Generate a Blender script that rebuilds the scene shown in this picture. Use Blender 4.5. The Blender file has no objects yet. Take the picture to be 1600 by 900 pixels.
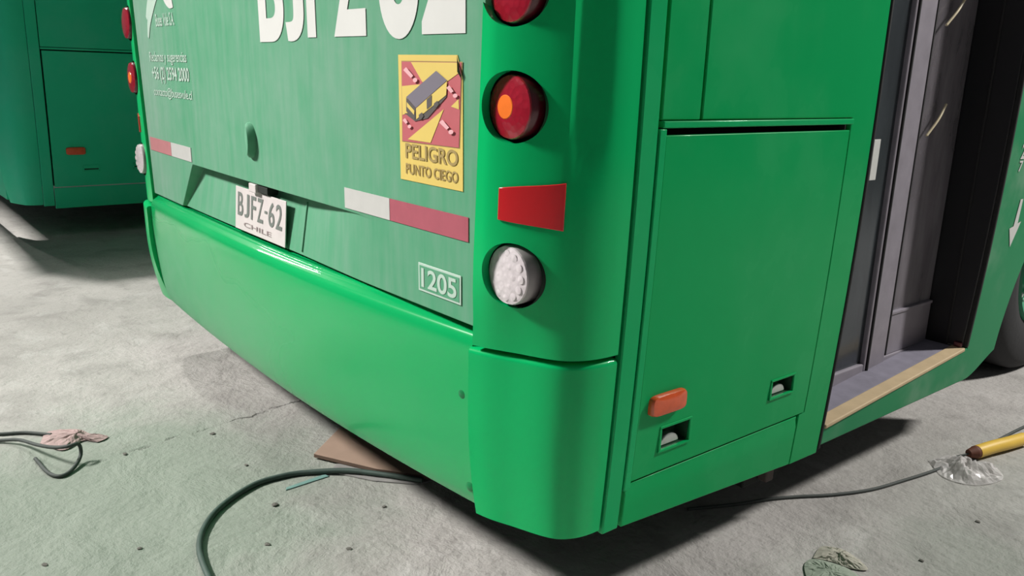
import bpy, bmesh, math, random
from mathutils import Vector, Matrix
random.seed(7)
scene = bpy.context.scene
COL = scene.collection

# ---------------------------------------------------------------- camera
CAM_POS = Vector((2.2826, -0.9142, 1.1616))
YAW, PITCH, ROLL, FPX = 0.8833, 0.2523, 0.0329, 1288.35
fw = Vector((-math.sin(YAW)*math.cos(PITCH), math.cos(YAW)*math.cos(PITCH), -math.sin(PITCH)))
rt = fw.cross(Vector((0, 0, 1))).normalized()
up = rt.cross(fw)
r2 = math.cos(ROLL)*rt + math.sin(ROLL)*up
u2 = -math.sin(ROLL)*rt + math.cos(ROLL)*up
cam_d = bpy.data.cameras.new('camera')
cam_d.sensor_width = 36.0
cam_d.lens = FPX/1600*36.0
cam_d.clip_start = 0.02
cam = bpy.data.objects.new('camera', cam_d)
M = Matrix((r2, u2, -fw)).transposed().to_4x4()
M.translation = CAM_POS
cam.matrix_world = M
COL.objects.link(cam)
scene.camera = cam

# ---------------------------------------------------------------- world and lamps
world = bpy.data.worlds.new('world'); scene.world = world
world.use_nodes = True
bg = world.node_tree.nodes['Background']
bg.inputs[0].default_value = (0.95, 0.97, 1.0, 1)
bg.inputs[1].default_value = 0.095

def area(name, loc, target, sx, sy, power, col=(1, 0.97, 0.93), spread=180):
    l = bpy.data.lights.new(name, 'AREA'); l.shape = 'RECTANGLE'
    l.size = sx; l.size_y = sy; l.energy = power; l.color = col; l.spread = math.radians(spread)
    o = bpy.data.objects.new(name, l); COL.objects.link(o)
    o.location = loc
    d = Vector(target)-Vector(loc)
    o.rotation_euler = d.to_track_quat('-Z', 'Y').to_euler()
    return o
area('work_lamp_behind', (-3.2, -4.5, 5.2), (0.8, 0, 0.4), 1.6, 0.35, 104, spread=56)
area('ceiling_lamp_side', (3.7, 5.0, 5.0), (1.4, 0.9, 0.3), 0.3, 1.0, 430)
area('ceiling_lamp_far', (-5.35, -0.15, 6.1), (-3.7, -0.7, 0.0), 0.16, 0.16, 72, spread=60)
area('ceiling_lamp_left', (-7.7, -0.7, 4.9), (0.5, -0.3, 0.5), 0.10, 1.2, 34)
scene.view_settings.view_transform = 'Standard'
scene.view_settings.look = 'None'
scene.view_settings.exposure = 0.0
scene.view_settings.gamma = 1.0
scene.view_settings.use_curve_mapping = False

# ---------------------------------------------------------------- materials
def srgb(r, g, b):
    f = lambda c: (c/255/12.92 if c/255 <= 0.04045 else ((c/255+0.055)/1.055)**2.4)
    return (f(r), f(g), f(b), 1)
def new_mat(name):
    m = bpy.data.materials.new(name); m.use_nodes = True
    nt = m.node_tree
    return m, nt, nt.nodes['Principled BSDF']
def nd(nt, t, **kw):
    n = nt.nodes.new(t)
    for k, v in kw.items():
        setattr(n, k, v)
    return n
def coords(nt, scale=(1, 1, 1)):
    tc = nd(nt, 'ShaderNodeTexCoord'); mp = nd(nt, 'ShaderNodeMapping')
    mp.inputs['Scale'].default_value = scale
    nt.links.new(tc.outputs['Object'], mp.inputs['Vector'])
    return mp.outputs['Vector']
def noise(nt, vec, scale, detail=4, rough=0.55, dist=0.0):
    n = nd(nt, 'ShaderNodeTexNoise'); n.inputs['Scale'].default_value = scale
    n.inputs['Detail'].default_value = detail; n.inputs['Roughness'].default_value = rough
    n.inputs['Distortion'].default_value = dist
    nt.links.new(vec, n.inputs['Vector'])
    return n.outputs['Fac']
def ramp(nt, fac, a, b, va=0.0, vb=1.0):
    n = nd(nt, 'ShaderNodeMapRange'); n.interpolation_type = 'SMOOTHSTEP'
    n.inputs['From Min'].default_value = a; n.inputs['From Max'].default_value = b
    n.inputs['To Min'].default_value = va; n.inputs['To Max'].default_value = vb
    nt.links.new(fac, n.inputs['Value'])
    return n.outputs['Result']
def math_(nt, op, a, b=None):
    n = nd(nt, 'ShaderNodeMath', operation=op)
    for i, v in enumerate((a, b)):
        if v is None: continue
        if isinstance(v, (int, float)): n.inputs[i].default_value = v
        else: nt.links.new(v, n.inputs[i])
    return n.outputs[0]
def mixc(nt, fac, a, b):
    n = nd(nt, 'ShaderNodeMix', data_type='RGBA')
    if isinstance(fac, (int, float)): n.inputs['Factor'].default_value = fac
    else: nt.links.new(fac, n.inputs['Factor'])
    for key, v in (('A', a), ('B', b)):
        s = [i for i in n.inputs if i.name == key and i.type == 'RGBA'][0]
        if isinstance(v, tuple): s.default_value = v
        else: nt.links.new(v, s)
    return [o for o in n.outputs if o.type == 'RGBA'][0]
def bump(nt, height, strength, dist=0.01):
    n = nd(nt, 'ShaderNodeBump'); n.inputs['Strength'].default_value = strength
    n.inputs['Distance'].default_value = dist
    nt.links.new(height, n.inputs['Height'])
    return n.outputs['Normal']

def plain(name, col, rough=0.5, metal=0.0, spec=0.5, var=0.12, scale=40, coat=0.0, bmp=0.0):
    m, nt, b = new_mat(name)
    v = coords(nt)
    n = noise(nt, v, scale)
    c2 = tuple(x*(1-var) for x in col[:3])+(1,)
    c3 = tuple(min(1, x*(1+var)) for x in col[:3])+(1,)
    nt.links.new(mixc(nt, n, c2, c3), b.inputs['Base Color'])
    b.inputs['Roughness'].default_value = rough
    b.inputs['Metallic'].default_value = metal
    b.inputs['Specular IOR Level'].default_value = spec
    b.inputs['Coat Weight'].default_value = coat
    b.inputs['Coat Roughness'].default_value = 0.08
    if bmp: nt.links.new(bump(nt, n, bmp, 0.004), b.inputs['Normal'])
    return m

GREEN = (0.002, 0.48, 0.140, 1)
DUST = (0.24, 0.35, 0.29, 1)

def paint(name, base=GREEN, dust=0.0, dcol=DUST, rough=0.22, mask='even', coat=0.12):
    """green bus paint, optionally under dusty or sanded patches"""
    m, nt, b = new_mat(name)
    v = coords(nt)
    big = noise(nt, v, 2.2, 3, 0.5)
    sm = noise(nt, v, 14, 5, 0.6)
    base2 = tuple(x*0.86 for x in base[:3])+(1,)
    col = mixc(nt, big, base2, base)
    roughv = rough
    if dust > 0:
        sep = nd(nt, 'ShaderNodeSeparateXYZ'); nt.links.new(v, sep.inputs[0])
        if mask == 'even':
            st = noise(nt, coords(nt, (9, 1, 1.1)), 3.0, 4, 0.6)
            d = math_(nt, 'ADD', ramp(nt, math_(nt, 'ADD', math_(nt, 'MULTIPLY', big, 0.4), math_(nt, 'MULTIPLY', st, 0.6)), 0.30, 0.70, 0.50, 1.0),
                      ramp(nt, sep.outputs['X'], -1.05, -0.6, 0.45, 0.0))
            d = math_(nt, 'ADD', d, ramp(nt, sep.outputs['X'], 0.55, 1.05, 0.0, -0.12))
            d = math_(nt, 'MULTIPLY', d, dust)
        elif mask == 'bumper':
            # dry overspray low down and to the left, wet fresh paint along the top edge and the middle
            wob = math_(nt, 'MULTIPLY', math_(nt, 'SUBTRACT', noise(nt, v, 3.5, 1.0, 0.4), 0.5), 0.22)
            zz = math_(nt, 'ADD', sep.outputs['Z'], wob)
            lo = ramp(nt, zz, 0.42, 0.68, 1.0, 0.0)
            xx = math_(nt, 'ADD', sep.outputs['X'], math_(nt, 'MULTIPLY', wob, 2.5))
            le = ramp(nt, xx, -0.95, 0.35, 1.0, 0.14)
            d = math_(nt, 'MULTIPLY', lo, le)
            d = math_(nt, 'MULTIPLY', d, ramp(nt, big, 0.25, 0.7, 0.55, 1.0))
            d = math_(nt, 'MULTIPLY', d, dust)
        else:
            d = math_(nt, 'MULTIPLY', ramp(nt, noise(nt, v, 3.0, 4, 0.6), 0.45, 0.75), dust)
        d2 = math_(nt, 'MULTIPLY', d, ramp(nt, sm, 0.2, 0.8, 0.85, 1.1))
        col = mixc(nt, d2, col, dcol)
        rr = ramp(nt, d, 0.0, 0.8, rough, 0.62)
        nt.links.new(rr, b.inputs['Roughness'])
        cw = ramp(nt, d, 0.0, 0.6, coat, 0.05)
        nt.links.new(cw, b.inputs['Coat Weight'])
    else:
        b.inputs['Roughness'].default_value = rough
        b.inputs['Coat Weight'].default_value = coat
    nt.links.new(col, b.inputs['Base Color'])
    b.inputs['Coat Roughness'].default_value = 0.035
    if dust > 0: nt.links.new(ramp(nt, d, 0.01, 0.12, 0.035, 0.30), b.inputs['Coat Roughness'])
    b.inputs['Specular IOR Level'].default_value = 0.10
    wv = noise(nt, v, 5.0, 2, 0.4)
    nt.links.new(bump(nt, wv, 0.06, 0.02), b.inputs['Normal'])
    return m

MAT = {}
MAT['green'] = paint('fresh_green_paint', rough=0.30, coat=0.25)
MAT['green_side'] = paint('side_green_paint', base=(0.002, 0.36, 0.100, 1), dust=0.22, dcol=(0.07, 0.42, 0.18, 1), mask='noise', rough=0.32, coat=0.06)
MAT['green_hatch'] = paint('dusty_green_paint', base=(0.02, 0.30, 0.125, 1), dust=0.62, rough=0.45, coat=0.1)
MAT['green_bumper'] = paint('patchy_green_paint', base=(0.002, 0.37, 0.105, 1), coat=0.7, dust=0.66, dcol=(0.20, 0.40, 0.27, 1), mask='bumper', rough=0.25)
MAT['green_old'] = paint('weathered_green_paint', base=(0.04, 0.62, 0.36, 1), dust=0.25, dcol=(0.14, 0.58, 0.44, 1), mask='noise', rough=0.5, coat=0.0)
MAT['green_sill'] = paint('worn_green_paint', base=(0.03, 0.26, 0.11, 1), dust=0.55, dcol=(0.22, 0.36, 0.26, 1), mask='noise', rough=0.5, coat=0.0)
MAT['green_trim'] = paint('trim_green_paint', base=(0.004, 0.40, 0.125, 1), dust=0.15, dcol=(0.06, 0.46, 0.20, 1), mask='noise', rough=0.35)
MAT['cavity'] = plain('dark_cavity', (0.006, 0.010, 0.007, 1), 0.8)
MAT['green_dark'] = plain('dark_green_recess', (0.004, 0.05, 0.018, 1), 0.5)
MAT['black'] = plain('black_plastic', (0.008, 0.008, 0.010, 1), 0.42, scale=12)
MAT['rubber'] = plain('black_rubber', (0.012, 0.012, 0.013, 1), 0.7, bmp=0.2)
MAT['tyre'] = plain('tyre_rubber', (0.020, 0.020, 0.022, 1), 0.85, bmp=0.3)
MAT['frame'] = plain('grey_door_frame', (0.25, 0.23, 0.265, 1), 0.5, scale=18, var=0.25)
MAT['mat'] = plain('grey_step_mat', (0.21, 0.20, 0.25, 1), 0.85, scale=25, var=0.25, bmp=0.3)
MAT['yellow_edge'] = plain('cream_step_edge', (0.52, 0.40, 0.24, 1), 0.7, scale=20, var=0.2)
MAT['white'] = plain('white_vinyl', (0.62, 0.625, 0.60, 1), 0.45, scale=12, var=0.06)
MAT['white_faded'] = plain('faded_white_vinyl', (0.42, 0.55, 0.47, 1), 0.55, scale=12, var=0.08)
MAT['tape_white'] = plain('white_reflective_tape', (0.50, 0.50, 0.48, 1), 0.4, scale=30, var=0.08)
MAT['tape_red'] = plain('faded_red_reflective_tape', (0.36, 0.085, 0.115, 1), 0.45, scale=30, var=0.12)
MAT['tape_pink'] = plain('bleached_red_reflective_tape', (0.42, 0.17, 0.18, 1), 0.5, scale=30, var=0.12)
MAT['plate'] = plain('license_plate_paint', (0.60, 0.55, 0.54, 1), 0.35, scale=20, var=0.10)
MAT['plate_ink'] = plain('faded_plate_ink', (0.15, 0.17, 0.155, 1), 0.5)
MAT['plate_ink2'] = plain('pale_plate_ink', (0.25, 0.20, 0.20, 1), 0.5)
MAT['sticker_yellow'] = plain('sticker_yellow', (0.66, 0.50, 0.13, 1), 0.5, scale=9, var=0.08)
MAT['sticker_red'] = plain('sticker_red', (0.46, 0.11, 0.125, 1), 0.5, scale=9, var=0.1)
MAT['sticker_pink'] = plain('sticker_pink', (0.72, 0.40, 0.42, 1), 0.5, scale=9, var=0.06)
MAT['sticker_grey'] = plain('sticker_grey', (0.17, 0.155, 0.19, 1), 0.5, scale=9, var=0.1)
MAT['sticker_dark'] = plain('sticker_dark', (0.095, 0.085, 0.08, 1), 0.5, scale=9, var=0.1)
MAT['sticker_ink'] = plain('sticker_brown_ink', (0.34, 0.25, 0.09, 1), 0.5, scale=9, var=0.1)
MAT['red_panel'] = plain('red_reflector', (0.62, 0.012, 0.018, 1), 0.25, scale=9, var=0.08, coat=0.6)
MAT['orange'] = plain('orange_marker_plastic', (0.62, 0.085, 0.018, 1), 0.25, scale=60, var=0.2, coat=0.5)
MAT['orange_old'] = plain('red_orange_marker_plastic', (0.85, 0.10, 0.04, 1), 0.4, scale=60, var=0.2)
MAT['metal'] = plain('worn_bright_metal', (0.65, 0.68, 0.66, 1), 0.3, metal=0.9, scale=60, var=0.2)
MAT['yellow'] = plain('yellow_plastic', (0.72, 0.47, 0.07, 1), 0.45, scale=20)
MAT['brown'] = plain('brown_tube_end', (0.12, 0.035, 0.015, 1), 0.7)
MAT['hose'] = plain('dark_green_hose_rubber', (0.045, 0.075, 0.062, 1), 0.6, scale=30, var=0.3)
MAT['cable'] = plain('grey_cable_rubber', (0.055, 0.065, 0.06, 1), 0.7, scale=30, var=0.3)
MAT['rag'] = plain('pink_rag_cloth', (0.40, 0.29, 0.28, 1), 0.95, scale=35, var=0.3, bmp=0.5)
MAT['card'] = plain('brown_cardboard', (0.34, 0.24, 0.18, 1), 0.9, scale=15, var=0.15)
MAT['card_edge'] = plain('dark_cardboard', (0.13, 0.085, 0.06, 1), 0.95, scale=30, var=0.3)
MAT['greyboard'] = plain('grey_board', (0.25, 0.245, 0.235, 1), 0.9, scale=25, var=0.2)
MAT['teal'] = plain('teal_masking_film', (0.16, 0.30, 0.27, 1), 0.6, scale=25, var=0.2)
MAT['paper'] = plain('cream_masking_paper', (0.46, 0.44, 0.37, 1), 0.9, scale=18, var=0.14)
MAT['paper_green'] = plain('green_stained_paper', (0.32, 0.37, 0.30, 1), 0.9, scale=14, var=0.2)
MAT['stone'] = plain('dark_debris', (0.13, 0.125, 0.11, 1), 0.95, scale=60, var=0.4)
MAT['rim'] = plain('green_wheel_rim', (0.02, 0.22, 0.11, 1), 0.45)
MAT['rust'] = plain('dusty_bracket_metal', (0.10, 0.075, 0.07, 1), 0.8, scale=30, var=0.4)
MAT['bolt'] = plain('painted_bolt', (0.004, 0.16, 0.05, 1), 0.3)
MAT['grab'] = plain('pale_yellow_bar', (0.62, 0.54, 0.36, 1), 0.35)
MAT['roof'] = plain('white_roof_paint', (0.55, 0.57, 0.56, 1), 0.5)

def lens_mat(name, col, rough=0.12, trans=0.55):
    m, nt, b = new_mat(name)
    v = coords(nt)
    vo = nd(nt, 'ShaderNodeTexVoronoi'); vo.inputs['Scale'].default_value = 90
    nt.links.new(v, vo.inputs['Vector'])
    nt.links.new(mixc(nt, math_(nt, 'MULTIPLY', vo.outputs['Distance'], 0.7), col, tuple(x*0.75 for x in col[:3])+(1,)), b.inputs['Base Color'])
    b.inputs['Roughness'].default_value = rough
    b.inputs['Transmission Weight'].default_value = trans
    b.inputs['Coat Weight'].default_value = 0.6
    b.inputs['Coat Roughness'].default_value = 0.12
    nt.links.new(bump(nt, vo.outputs['Distance'], 0.25, 0.004), b.inputs['Normal'])
    return m
MAT['lens_red'] = lens_mat('red_lens', (0.46, 0.012, 0.035, 1), 0.14, 0.35)
MAT['lens_rim'] = plain('dark_red_lens_rim', (0.085, 0.004, 0.012, 1), 0.3, coat=0.3)
MAT['lens_orange'] = plain('orange_bulb', (0.80, 0.17, 0.02, 1), 0.3)
MAT['lens_clear'] = lens_mat('clear_lens', (0.72, 0.66, 0.68, 1), 0.12, 0.1)
MAT['lens_clear_rim'] = plain('clear_lens_rim', (0.32, 0.30, 0.30, 1), 0.3)

def glass_mat(name, tint, dust, gloss_col=(0.9, 0.92, 1, 1)):
    m, nt, b = new_mat(name)
    out = nt.nodes['Material Output']
    nt.nodes.remove(b)
    tr = nd(nt, 'ShaderNodeBsdfTransparent'); tr.inputs[0].default_value = tint
    gl = nd(nt, 'ShaderNodeBsdfGlossy'); gl.inputs['Roughness'].default_value = 0.16; gl.inputs[0].default_value = gloss_col
    df = nd(nt, 'ShaderNodeBsdfDiffuse'); df.inputs[0].default_value = dust
    fr = nd(nt, 'ShaderNodeFresnel'); fr.inputs[0].default_value = 1.45
    v = coords(nt, (1, 1, 0.25))
    dn = ramp(nt, noise(nt, v, 7, 4, 0.6), 0.3, 0.75, 0.35, 0.75)
    m1 = nd(nt, 'ShaderNodeMixShader'); nt.links.new(dn, m1.inputs[0])
    nt.links.new(tr.outputs[0], m1.inputs[1]); nt.links.new(df.outputs[0], m1.inputs[2])
    m2 = nd(nt, 'ShaderNodeMixShader'); nt.links.new(fr.outputs[0], m2.inputs[0])
    nt.links.new(m1.outputs[0], m2.inputs[1]); nt.links.new(gl.outputs[0], m2.inputs[2])
    nt.links.new(m2.outputs[0], out.inputs['Surface'])
    return m
MAT['glass'] = glass_mat('dusty_tinted_glass', (0.35, 0.42, 0.44, 1), (0.060, 0.072, 0.078, 1))
MAT['glass_b'] = glass_mat('dusty_grey_glass', (0.42, 0.40, 0.44, 1), (0.32, 0.295, 0.325, 1))
def film_mat():
    m, nt, b = new_mat('clear_plastic_film')
    out = nt.nodes['Material Output']; nt.nodes.remove(b)
    tr = nd(nt, 'ShaderNodeBsdfTransparent')
    df = nd(nt, 'ShaderNodeBsdfTranslucent'); df.inputs[0].default_value = (0.92, 0.90, 0.89, 1)
    d2 = nd(nt, 'ShaderNodeBsdfDiffuse'); d2.inputs[0].default_value = (0.92, 0.90, 0.89, 1)
    gl = nd(nt, 'ShaderNodeBsdfGlossy'); gl.inputs['Roughness'].default_value = 0.22
    n = ramp(nt, noise(nt, coords(nt), 25, 3), 0.35, 0.7, 0.32, 0.75)
    a = nd(nt, 'ShaderNodeMixShader'); nt.links.new(df.outputs[0], a.inputs[1]); nt.links.new(d2.outputs[0], a.inputs[2])
    c = nd(nt, 'ShaderNodeMixShader'); nt.links.new(n, c.inputs[0]); nt.links.new(tr.outputs[0], c.inputs[1]); nt.links.new(a.outputs[0], c.inputs[2])
    e = nd(nt, 'ShaderNodeMixShader'); e.inputs[0].default_value = 0.04; nt.links.new(c.outputs[0], e.inputs[1]); nt.links.new(gl.outputs[0], e.inputs[2])
    nt.links.new(e.outputs[0], out.inputs['Surface'])
    return m
MAT['bag'] = film_mat()

def floor_mat():
    m, nt, b = new_mat('stained_concrete')
    v = coords(nt)
    big = noise(nt, v, 0.9, 4, 0.55, 0.4)
    mid = noise(nt, v, 4.5, 6, 0.62, 0.3)
    fine = noise(nt, v, 45, 4, 0.6)
    c = mixc(nt, ramp(nt, big, 0.3, 0.7), (0.385, 0.37, 0.35, 1), (0.47, 0.452, 0.43, 1))
    c = mixc(nt, ramp(nt, mid, 0.44, 0.72, 0.0, 0.62), c, (0.25, 0.24, 0.225, 1))
    c = mixc(nt, ramp(nt, fine, 0.52, 0.75, 0.0, 0.35), c, (0.25, 0.24, 0.22, 1))
    c = mixc(nt, ramp(nt, noise(nt, coords(nt, (1, 2.2, 1)), 16, 5, 0.65, 0.6), 0.55, 0.75, 0.0, 0.5), c, (0.22, 0.21, 0.195, 1))
    c = mixc(nt, ramp(nt, noise(nt, v, 7, 4, 0.6, 0.5), 0.52, 0.72, 0.0, 0.45), c, (0.52, 0.51, 0.49, 1))
    # green overspray on the slab; its near blob also paints in dimmer light
    sep = nd(nt, 'ShaderNodeSeparateXYZ'); nt.links.new(v, sep.inputs[0])
    def blob(cx, cy, r, amt):
        dx = math_(nt, 'SUBTRACT', sep.outputs['X'], cx); dy = math_(nt, 'SUBTRACT', sep.outputs['Y'], cy)
        dd = math_(nt, 'SQRT', math_(nt, 'ADD', math_(nt, 'MULTIPLY', dx, dx), math_(nt, 'MULTIPLY', dy, dy)))
        dd = math_(nt, 'ADD', dd, math_(nt, 'MULTIPLY', math_(nt, 'SUBTRACT', mid, 0.5), 0.9*r))
        return ramp(nt, dd, r*0.35, r, amt, 0.0)
    g = math_(nt, 'ADD', blob(0.10, -0.45, 0.95, 0.75), blob(1.75, 1.7, 0.9, 0.16))
    g = math_(nt, 'ADD', g, blob(1.6, 1.2, 0.25, 0.25))
    c = mixc(nt, g, c, (0.175, 0.225, 0.175, 1))
    # a hairline crack running across the slab
    cr = math_(nt, 'ADD', math_(nt, 'ADD', sep.outputs['X'], math_(nt, 'MULTIPLY', sep.outputs['Y'], 0.14)), 0.30)
    cr = math_(nt, 'ABSOLUTE', math_(nt, 'ADD', cr, math_(nt, 'MULTIPLY', math_(nt, 'SUBTRACT', noise(nt, v, 9, 5, 0.7), 0.5), 0.10)))
    band = math_(nt, 'MULTIPLY', ramp(nt, cr, 0.002, 0.009, 1.0, 0.0), ramp(nt, noise(nt, v, 6, 3), 0.42, 0.6))
    lim = math_(nt, 'MULTIPLY', ramp(nt, sep.outputs['Y'], -0.5, -0.35), ramp(nt, sep.outputs['Y'], 0.2, 0.45, 1.0, 0.0))
    crack = math_(nt, 'MULTIPLY', band, lim)
    c = mixc(nt, math_(nt, 'MULTIPLY', crack, 0.75), c, (0.08, 0.08, 0.07, 1))
    nt.links.new(c, b.inputs['Base Color'])
    b.inputs['Roughness'].default_value = 0.82
    h = math_(nt, 'ADD', math_(nt, 'MULTIPLY', mid, 0.9), math_(nt, 'MULTIPLY', fine, 0.18))
    h = math_(nt, 'SUBTRACT', h, math_(nt, 'MULTIPLY', crack, 0.4))
    nt.links.new(bump(nt, h, 0.6, 0.04), b.inputs['Normal'])
    return m
MAT['floor'] = floor_mat()

# ---------------------------------------------------------------- mesh helpers
def link(o, parent=None):
    COL.objects.link(o)
    if parent is not None: o.parent = parent
    return o
def mobj(name, verts, faces, mat, parent=None, smooth=False, bevel=0.0, auto=None):
    me = bpy.data.meshes.new(name)
    me.from_pydata([tuple(v) for v in verts], [], faces)
    bm = bmesh.new(); bm.from_mesh(me)
    bmesh.ops.recalc_face_normals(bm, faces=bm.faces)
    bm.to_mesh(me); bm.free()
    if isinstance(mat, str): mat = MAT[mat]
    me.materials.append(mat)
    if smooth or auto:
        me.polygons.foreach_set('use_smooth', [True]*len(me.polygons))
    o = bpy.data.objects.new(name, me)
    link(o, parent)
    if bevel:
        b = o.modifiers.new('bevel', 'BEVEL'); b.width = bevel; b.segments = 2
        b.limit_method = 'ANGLE'; b.angle_limit = math.radians(50)
    if auto: me.set_sharp_from_angle(angle=math.radians(auto))
    return o
def decal(name, verts, faces, mat, parent=None):
    me = bpy.data.meshes.new(name)
    me.from_pydata([tuple(v) for v in verts], [], faces)
    me.materials.append(MAT[mat])
    return link(bpy.data.objects.new(name, me), parent)
def empty(name, loc=(0, 0, 0)):
    o = bpy.data.objects.new(name, None); o.location = loc
    o.empty_display_size = 0.2
    return link(o)
def tag(o, label=None, cat=None, group=None, kind=None):
    for k, v in (('label', label), ('category', cat), ('group', group), ('kind', kind)):
        if v: o[k] = v
    return o
def boxv(x0, x1, y0, y1, z0, z1):
    v = [(x, y, z) for x in (x0, x1) for y in (y0, y1) for z in (z0, z1)]
    f = [(0, 1, 3, 2), (4, 6, 7, 5), (0, 4, 5, 1), (2, 3, 7, 6), (0, 2, 6, 4), (1, 5, 7, 3)]
    return v, f
def box(name, x0, x1, y0, y1, z0, z1, mat, parent=None, bevel=0.003):
    v, f = boxv(x0, x1, y0, y1, z0, z1)
    return mobj(name, v, f, mat, parent, bevel=bevel)
def boxes(name, lst, mat, parent=None, bevel=0.0):
    V, F = [], []
    for b in lst:
        v, f = boxv(*b); n = len(V); V += v; F += [tuple(i+n for i in q) for q in f]
    return mobj(name, V, F, mat, parent, bevel=bevel)
def sub(a, b, step):
    n = max(1, int(math.ceil(abs(b-a)/step-1e-6)))
    return [a+(b-a)*i/n for i in range(n)]
def lines(pts, step):
    out = []
    for a, b in zip(pts[:-1], pts[1:]): out += sub(a, b, step)
    return out+[pts[-1]]
def slab(name, f, us, vs, t, mat, parent=None, skip=None, bevel=0.0, auto=40):
    """closed shell of thickness t over a (u,v) sheet f(u,v,depth); skip(u,v) leaves holes"""
    nu, nv = len(us), len(vs)
    V = [f(u, v, 0.0) for u in us for v in vs]+[f(u, v, t) for u in us for v in vs]
    N = nu*nv
    idx = lambda i, j, s: s*N+i*nv+j
    keep = [[not (skip and skip((us[i]+us[i+1])/2, (vs[j]+vs[j+1])/2)) for j in range(nv-1)] for i in range(nu-1)]
    F = []
    for i in range(nu-1):
        for j in range(nv-1):
            if not keep[i][j]: continue
            F.append((idx(i, j, 0), idx(i+1, j, 0), idx(i+1, j+1, 0), idx(i, j+1, 0)))
            F.append((idx(i, j, 1), idx(i, j+1, 1), idx(i+1, j+1, 1), idx(i+1, j, 1)))
            for di, dj, a, b in ((-1, 0, (i, j), (i, j+1)), (1, 0, (i+1, j), (i+1, j+1)), (0, -1, (i, j), (i+1, j)), (0, 1, (i, j+1), (i+1, j+1))):
                ii, jj = i+di, j+dj
                if 0 <= ii < nu-1 and 0 <= jj < nv-1 and keep[ii][jj]: continue
                F.append((idx(*a, 0), idx(*b, 0), idx(*b, 1), idx(*a, 1)))
    used = sorted({k for q in F for k in q}); mp = {k: n for n, k in enumerate(used)}
    return mobj(name, [V[k] for k in used], [tuple(mp[k] for k in q) for q in F], mat, parent, bevel=bevel, auto=auto)
def lathe(name, prof, mat, parent, origin, axis, n=40, auto=35, cap0=True, cap1=True):
    """prof: list of (radius, distance along axis)"""
    ax = Vector(axis).normalized()
    a = ax.cross(Vector((0, 0, 1))).normalized(); b = ax.cross(a)
    V = []; F = []
    for r, h in prof:
        for k in range(n):
            t = 2*math.pi*k/n
            V.append(Vector(origin)+ax*h+(a*math.cos(t)+b*math.sin(t))*r)
    for i in range(len(prof)-1):
        for k in range(n):
            F.append((i*n+k, i*n+(k+1) % n, (i+1)*n+(k+1) % n, (i+1)*n+k))
    if cap0: F.append(tuple(range(n)))
    if cap1: F.append(tuple((len(prof)-1)*n+k for k in range(n)))
    return mobj(name, V, F, mat, parent, auto=auto)
def catmull(pts, n=10):
    P = [Vector(p) for p in pts]; P = [2*P[0]-P[1]]+P+[2*P[-1]-P[-2]]
    out = []
    for i in range(1, len(P)-2):
        for k in range(n):
            t = k/n
            out.append(0.5*((2*P[i])+(P[i+1]-P[i-1])*t+(2*P[i-1]-5*P[i]+4*P[i+1]-P[i+2])*t*t+(3*P[i]-P[i-1]-3*P[i+1]+P[i+2])*t**3))
    return out+[P[-2]]
def tube(name, pts, r, mat, parent=None, n=10, m=10, smooth=True):
    C = catmull(pts, n)
    V = []; F = []
    for i, c in enumerate(C):
        d = (C[min(i+1, len(C)-1)]-C[max(i-1, 0)]).normalized()
        a = d.cross(Vector((0, 0, 1)))
        a = a.normalized() if a.length > 1e-4 else Vector((1, 0, 0))
        b = d.cross(a)
        rr = r(i/(len(C)-1)) if callable(r) else r
        for k in range(m):
            t = 2*math.pi*k/m
            V.append(c+(a*math.cos(t)+b*math.sin(t))*rr)
    for i in range(len(C)-1):
        for k in range(m):
            F.append((i*m+k, i*m+(k+1) % m, (i+1)*m+(k+1) % m, (i+1)*m+k))
    F.append(tuple(range(m))); F.append(tuple((len(C)-1)*m+k for k in range(m)))
    return mobj(name, V, F, mat, parent, auto=50)
def cut(o, cutters):
    for c in cutters:
        md = o.modifiers.new('hole', 'BOOLEAN'); md.operation = 'DIFFERENCE'; md.solver = 'EXACT'; md.object = c
    bpy.context.view_layer.update()
    dg = bpy.context.evaluated_depsgraph_get()
    me = bpy.data.meshes.new_from_object(o.evaluated_get(dg))
    o.modifiers.clear(); o.data = me
    me.set_sharp_from_angle(angle=math.radians(40))
    for c in cutters: bpy.data.objects.remove(c)
def text_mesh(s, offset=0.0, shear=0.0):
    cu = bpy.data.curves.new('glyph', 'FONT'); cu.body = s; cu.offset = offset; cu.shear = shear
    cu.resolution_u = 10
    o = bpy.data.objects.new('glyph', cu); COL.objects.link(o)
    bpy.context.view_layer.update()
    dg = bpy.context.evaluated_depsgraph_get()
    me = bpy.data.meshes.new_from_object(o.evaluated_get(dg))
    V = [(v.co.x, v.co.y) for v in me.vertices]; F = [tuple(p.vertices) for p in me.polygons]
    bpy.data.objects.remove(o); bpy.data.meshes.remove(me); bpy.data.curves.remove(cu)
    return V, F
def text(name, s, rect, fmap, mat, parent, offset=0.0, shear=0.0):
    """lettering fitted into rect (u0,u1,v0,v1) and laid on a surface through fmap(u,v)"""
    V, F = text_mesh(s, offset, shear)
    xs = [v[0] for v in V]; ys = [v[1] for v in V]
    u0, u1, v0, v1 = rect
    q = [fmap(u0+(x-min(xs))/(max(xs)-min(xs))*(u1-u0), v0+(y-min(ys))/(max(ys)-min(ys))*(v1-v0)) for x, y in V]
    return decal(name, q, F, mat, parent)
def lerp(a, b, t): return a+(b-a)*t
def sstep(a, b, x):
    t = max(0.0, min(1.0, (x-a)/(b-a))); return t*t*(3-2*t)

# ---------------------------------------------------------------- the floor
floor = mobj('floor', [(-25, -20, 0), (25, -20, 0), (25, 30, 0), (-25, 30, 0)], [(0, 1, 2, 3)], 'floor')
tag(floor, 'worn pale concrete workshop floor with green overspray', kind='structure')

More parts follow.
